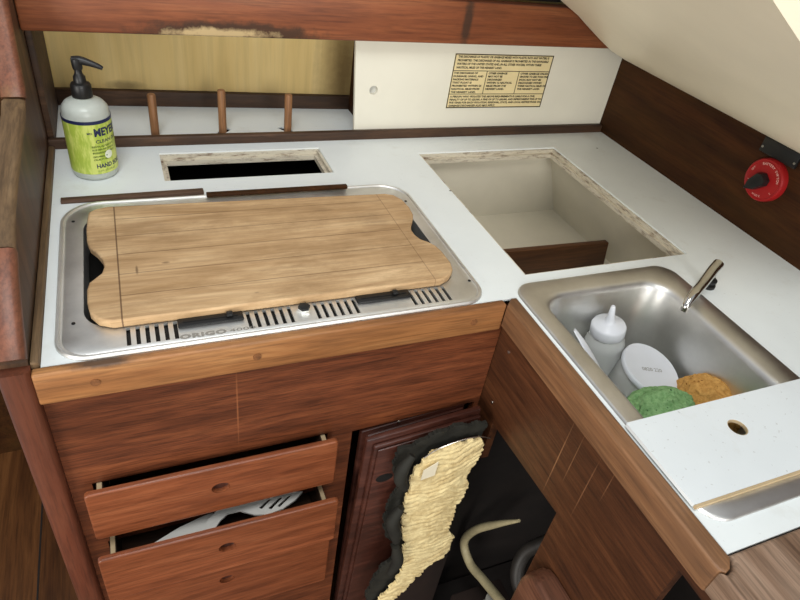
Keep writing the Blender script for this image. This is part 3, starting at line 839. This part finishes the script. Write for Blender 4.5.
for i, s in enumerate(("ESSENTIAL OILS CLEAN WITH", "ALOE VERA AND OLIVE OIL", "BIODEGRADABLE FORMULA")):
    btext(s, .0036, -87, Z+.056-i*.0050, .036, .0001, bm)
for i, s in enumerate(("LEMON VERBENA SCENT", "CRUELTY FREE")):
    btext(s, .0036, -87, Z+.040-i*.0050, .024, .0001, bm)
btext("12.5 FL OZ (370 mL)", .0036, -83, Z+.0165, .030, 0, bm)
link_mesh('fine_print', bm, M['dkgreen'], sb)
bm = bmesh.new()
ring = []
ca, cz = math.radians(-47), Z+.042
for rr in (.0066, .0001):
    ring.append([(BX+(rt+.0001)*math.cos(ca+rr*math.cos(t_)/rt), BY+(rt+.0001)*math.sin(ca+rr*math.cos(t_)/rt), cz+rr*math.sin(t_)) for t_ in [2*PI*i/28 for i in range(28)]])
add_loft(bm, ring); link_mesh('seal', bm, plain('seal_cream', (232, 236, 214), .5), sb)
pm = link_mesh('pump', lathe([(.0138, .1225), (.0142, .124), (.0142, .139), (.0128, .142), (.0088, .144), (.0082, .152), (.0058, .155), (.0050, .158), (.0050, .164)], (BX, BY, Z), 30), M['black'], sb)
bm = lathe([(.0062, .162), (.0068, .165), (.0075, .173), (.0072, .1765), (.004, .178)], (BX, BY, Z), 24)
add_tube(bm, [(BX-.006, BY+.001, Z+.1745), (BX+.004, BY, Z+.1745), (BX+.016, BY-.003, Z+.172), (BX+.028, BY-.006, Z+.168), (BX+.033, BY-.007, Z+.1655)], [.0052, .0062, .0048, .0036, .0026], 12)
link_mesh('pump_nozzle', bm, M['black'], pm)

# ------------------------------------------------------------------ sink
sk = thing('sink', 'rectangular stainless steel sink set in the right worktop', 'sink', (.62, .38, .74))
sx = (.4748, .7675, .1785, .5795)
def skr(l, r_, n_, f, z, rad): return [(x, y, z) for x, y in rrect(sx[0]+l, sx[1]-r_, sx[2]+n_, sx[3]-f, rad, 10)]
rings = [skr(0, 0, 0, 0, Z+.0003, .030), skr(.0005, .0005, .0005, .0005, Z+.0022, .030), skr(.003, .003, .003, .003, Z+.0036, .029),
         skr(.024, .036, .022, .028, Z+.0036, .036), skr(.0275, .040, .0255, .0320, Z+.0022, .037), skr(.0305, .0435, .0285, .0355, Z-.0018, .038), skr(.0325, .0455, .0305, .0375, Z-.008, .039),
         skr(.038, .051, .036, .043, Z-.06, .042), skr(.043, .056, .041, .048, Z-.118, .044), skr(.048, .061, .046, .053, Z-.134, .046), skr(.058, .071, .056, .063, Z-.144, .044), skr(.075, .088, .073, .080, Z-.149, .034), skr(.125, .13, .16, .16, Z-.151, .012)]
bm = bmesh.new(); add_loft(bm, rings, False, True)
link_mesh('basin', bm, M['steel'], sk, smooth=70)
link_mesh('drain', lathe([(.021, 0), (.021, .0015), (.016, .0018), (.014, .0004)], (.615, .35, Z-.1508), 28), M['chrome'], sk)
# cover board over the near part
cv = tag(link_mesh('sink_cover', plate(rrect(.4699, .765, .2015, .3105, .002, 2), [circ(.6005, .269, .0118, 28)], .0040, .0085, XY(Z)), M['lam2']),
    'white board with a finger hole covering the near part of the sink', 'board')
link_mesh('board_edge', box(.4702, .765, .1985, .2013, Z+.004, Z+.0083), M['pale'], cv)
bm = plate(circ(.6005, .269, .0119, 28), [circ(.6005, .269, .0108, 28)], .0042, .0081, XY(Z))
link_mesh('hole_rim', bm, M['pale'], cv)

fc = thing('tap', 'small chrome tap spout on a black base behind the sink', 'tap', (.797, .517, Z))
link_mesh('tap_base', lathe([(.0125, .0), (.0125, .004), (.009, .006), (.0115, .009), (.0115, .013), (.008, .016)], (.797, .517, Z), 24), M['black'], fc)
link_mesh('tap_stem', lathe([(.0055, .015), (.0055, .034)], (.797, .517, Z), 16), M['chrome'], fc)
link_mesh('spout', tube([(.7995, .5185, .9395), (.778, .508, .936), (.745, .490, .931), (.714, .474, .928), (.700, .467, .918), (.6965, .465, .908)], [.0085, .0082, .0078, .0074, .0062, .0048], 18), M['chrome'], fc)

# ------------------------------------------------------------------ things in the sink
sq = thing('squeeze_bottle', 'clear squeeze bottle with a pointed cap standing in the sink', 'bottle', (.638, .495, .752))
tilt = Matrix.Rotation(math.radians(9), 3, Vector((-.35, -1, 0)).normalized()) 
def lat(prof, n=40): return lathe(prof, (.632, .503, .757), n, tilt)
link_mesh('bottle_body', lat([(.026, 0), (.029, .003), (.030, .008), (.030, .066), (.0285, .076), (.025, .083), (.0235, .088)]), M['wtrans'], sq, smooth=60)
cp = link_mesh('cap', lat([(.0250, .0885), (.0256, .090), (.0256, .103), (.0235, .107), (.010, .110), (.007, .113), (.0055, .120), (.0035, .138), (.0025, .140)]), M['wplast'], sq, smooth=50)
tb = thing('plastic_tub', 'clear round tub with a white lid lying between bottle and scrubber in the sink', 'tub', (.665, .44, .752))
tt = Matrix.Rotation(math.radians(16), 3, Vector((1, .55, 0)).normalized())
def latt(prof, n=48): return lathe(prof, (.648, .455, .7625), n, tt)
link_mesh('tub_body', latt([(.034, 0), (.037, .002), (.043, .058)]), M['wtrans'], tb, smooth=60)
ld = link_mesh('tub_lid', latt([(.0455, .0585), (.0462, .060), (.0462, .0655), (.0445, .067), (.0425, .0665), (.040, .0658)]), M['wplast'], tb, smooth=50)
cen = Vector((.648, .455, .7625))
def lidfr(u, v, w):
    a = math.radians(-12); p = Vector((u*math.cos(a)-v*math.sin(a), u*math.sin(a)+v*math.cos(a), .0661)); return tuple(tt @ p + cen)
link_mesh('lettering', text_bm('0820 220', .0085, lambda u, v, w: lidfr(u-.018, v-.004, w), width=.036), M['greyink'], ld)
def sponge_bm(c, r, nz, seed):
    bm = bmesh.new(); bmesh.ops.create_icosphere(bm, subdivisions=5, radius=1)
    for v in bm.verts:
        d = v.co.normalized(); k = 1+nz*noise.noise(d*2.2+Vector((seed, 0, 0)))+nz*.5*noise.noise(d*7+Vector((seed, 3, 0)))+nz*.25*noise.noise(d*22)
        v.co = Vector((d.x*r[0]*k, d.y*r[1]*k, d.z*r[2]*k))+Vector(c)
    return bm
tag(link_mesh('scrubber', sponge_bm((.611, .364, .811), (.059, .045, .046), .10, 2), M['green'], smooth=0), 'green scrubbing sponge lying in the sink partly under the white board', 'sponge')
tag(link_mesh('sponge', sponge_bm((.704, .366, .805), (.037, .050, .047), .12, 8), M['orange'], smooth=0), 'ochre sponge in the right corner of the sink', 'sponge')
bm = tube([(.529, .486, .886), (.542, .471, .868), (.562, .452, .838), (.582, .425, .80), (.60, .42, .775)], [.004, .0075, .0085, .006, .005], 14, flat=.3)
tag(link_mesh('spoon', bm, M['wplast']), 'white plastic handle leaning on the left side of the sink', 'spoon')

# ------------------------------------------------------------------ utensils in the open drawer
sl = thing('slotted_spatula', 'white slotted spatula lying in the lower open drawer', 'spatula', (.11, .54, .56))
def strip(path, widths, th, name, mat, parent, holes=()):
    P = [Vector(p) for p in path]; bm = bmesh.new(); rings = []
    for i, p in enumerate(P):
        d = (P[min(i+1, len(P)-1)]-P[max(i-1, 0)]); s = Vector((d.y, -d.x, 0)).normalized()*widths[i]/2; u = Vector((0, 0, th/2))
        rings.append([tuple(p+s*.9+u), tuple(p-s*.9+u), tuple(p-s), tuple(p-s*.9-u), tuple(p+s*.9-u), tuple(p+s)])
    add_loft(bm, rings, True, True)
    return link_mesh(name, bm, mat, parent, smooth=50)
SP = [(0.08, 0.55), (0.113, 0.55), (0.147, 0.547), (0.174, 0.544), (0.16, 0.532), (0.138, 0.521), (0.115, 0.517), (0.097, 0.521), (0.077, 0.534), (0.06, 0.535), (0.048, 0.527), (0.037, 0.515), (0.024, 0.518), (0.032, 0.535), (0.048, 0.546)]
SLO = [(0.104, 0.531), (0.108, 0.528), (0.126, 0.542), (0.122, 0.543), (0.117, 0.527), (0.121, 0.524), (0.143, 0.541), (0.138, 0.542), (0.13, 0.527), (0.134, 0.525), (0.156, 0.541), (0.152, 0.542)]
link_mesh('blade', plate(SP, [SLO[0:4], SLO[4:8], SLO[8:12]], 0, .003, lambda u, v, w: (u, v, .5735+w+.004*math.sin((u-.02)*22))), M['utensil'], sl)
KN = [(-0.048, 0.516), (-0.041, 0.524), (-0.007, 0.538), (0.029, 0.547), (0.04, 0.548), (0.044, 0.536), (0.032, 0.521), (0.003, 0.508)]
tag(link_mesh('serving_utensil', plate(KN, [], 0, .004, lambda u, v, w: (u, v, .5665+w)), M['utensil'], base=(.0, .54, .5665)), 'flat white utensil handle crossing the lower open drawer', 'utensil')

# ------------------------------------------------------------------ battery switch and plate on the dark side
bs = thing('battery_switch', 'round red battery switch with black pointer knob on dark side panel', 'switch', (1.012, .645, .997))
RX = Matrix.Rotation(-PI/2, 3, 'Y')
cc = (1.0118, .650, 1.001)
link_mesh('switch_body', lathe([(.0375, 0), (.0375, .010), (.0355, .0135), (.0335, .0138), (.0325, .0128)], cc, 44, RX), M['red'], bs, smooth=40)
def dial(r, a, x=.9982): return (x, cc[1]-r*math.cos(a), cc[2]+r*math.sin(a))
bm = bmesh.new()
def arc_text(s, r, a0, a1, size):
    n = len(s)
    for i, ch in enumerate(s):
        if ch == ' ': continue
        a = math.radians(a0+(a1-a0)*(i+.5)/n)
        def f(u, v, w, a=a):
            # letters upright towards the rim; horizontal goes towards -Y
            rad = Vector((0, -math.cos(a), math.sin(a))); tan = Vector((0, -math.sin(a), -math.cos(a)))
            p = Vector((.9978, cc[1], cc[2]))+rad*(r+v)+tan*(u-size*.3); return tuple(p)
        text_bm(ch, size, f, bm=bm)
arc_text('BATTERY SWITCH', .0262, 120, 15, .0062)
arc_text('OFF', .0262, 168, 148, .005); arc_text('1', .0262, 205, 195, .005); arc_text('BOTH', .0262, 292, 258, .005); arc_text('2', .0262, 335, 325, .005)
link_mesh('lettering', bm, M['whiteink'], bs)
bm = bmesh.new()
ang = math.radians(-142)   # pointer towards lower left as seen
dv = Vector((0, .62, -.78)).normalized(); sv_ = Vector((0, dv.z, -dv.y))
P = [dv*.031, dv*.016+sv_*.010, dv*-.004+sv_*.0125, dv*-.012+sv_*.007, dv*-.012-sv_*.007, dv*-.004-sv_*.0125, dv*.016-sv_*.010]
cpt = Vector((0, cc[1], cc[2]))
def pl3(k, x): return [tuple(cpt+p*k+Vector((x, 0, 0))) for p in P]
add_loft(bm, [pl3(1, .9979), pl3(1, .988), pl3(.9, .984), pl3(.6, .983)], True, True)
link_mesh('pointer_knob', bm, M['black'], bs, smooth=30)
np_ = thing('breaker_panel', 'small black plate with two screws on the dark side under the overhead', 'plate', (1.012, .652, 1.04))
link_mesh('plate_face', box(1.0065, 1.0118, .615, .690, 1.0385, 1.064, bev=.0012), M['black'], np_)
for y, z in ((.686, 1.047), (.619, 1.047)):
    link_mesh('screw', lathe([(.0022, 0), (.0018, .0008)], (1.0063, y, z), 12, RX), M['screw'], np_)

# ------------------------------------------------------------------ light
w = bpy.data.worlds.new('cabin_daylight'); sc.world = w; w.use_nodes = True
bg = w.node_tree.nodes['Background']; bg.inputs[0].default_value = (.93, .96, 1.0, 1); bg.inputs[1].default_value = .5
def area(name, loc, target, size, power, color=(1, 1, 1), sy=None):
    l = bpy.data.lights.new(name, 'AREA'); l.energy = power; l.size = size; l.color = color
    if sy: l.shape = 'RECTANGLE'; l.size_y = sy
    o = bpy.data.objects.new(name, l); COL.objects.link(o); o.location = loc
    o.rotation_euler = (Vector(target)-Vector(loc)).to_track_quat('-Z', 'Y').to_euler(); return o
area('hatch_daylight', (-.15, -.05, 2.3), (.15, .6, .9), .6, 15, (.97, .99, 1))
area('companionway_daylight', (.35, -1.7, 1.55), (.2, .9, .95), .7, 22, (1, .98, .94))
area('left_fill', (-1.7, -.9, 1.05), (.7, .7, 1.15), 1.0, 36, (1, .96, .89))  # added soft fill from the left, stands in for bounce on the overhead

# ------------------------------------------------------------------ camera
cam = bpy.data.cameras.new('camera'); co = bpy.data.objects.new('camera', cam); COL.objects.link(co)
Rm = Matrix(((0.9211949461370604, 0.12585055968609357, -0.36818678389947035), (-0.36493642877143223, 0.6077169843017879, -0.7053378410001081), (0.13498619991351574, 0.7841184244856368, 0.6057532684311913)))
# rows above are camera->world with the three world rows in x, y, z order
co.matrix_world = Matrix.Translation((0, 0, 1.4)) @ Rm.to_4x4()
cam.sensor_width = 36; cam.lens = 36*615.78/800; cam.clip_start = .01
sc.camera = co
sc.view_settings.view_transform = 'Standard'; sc.view_settings.look = 'None'
sc.view_settings.gamma = 1; sc.view_settings.use_curve_mapping = False
sc.view_settings.exposure = 0.0
for o in bpy.data.objects:
    if '_o' in o: del o['_o']
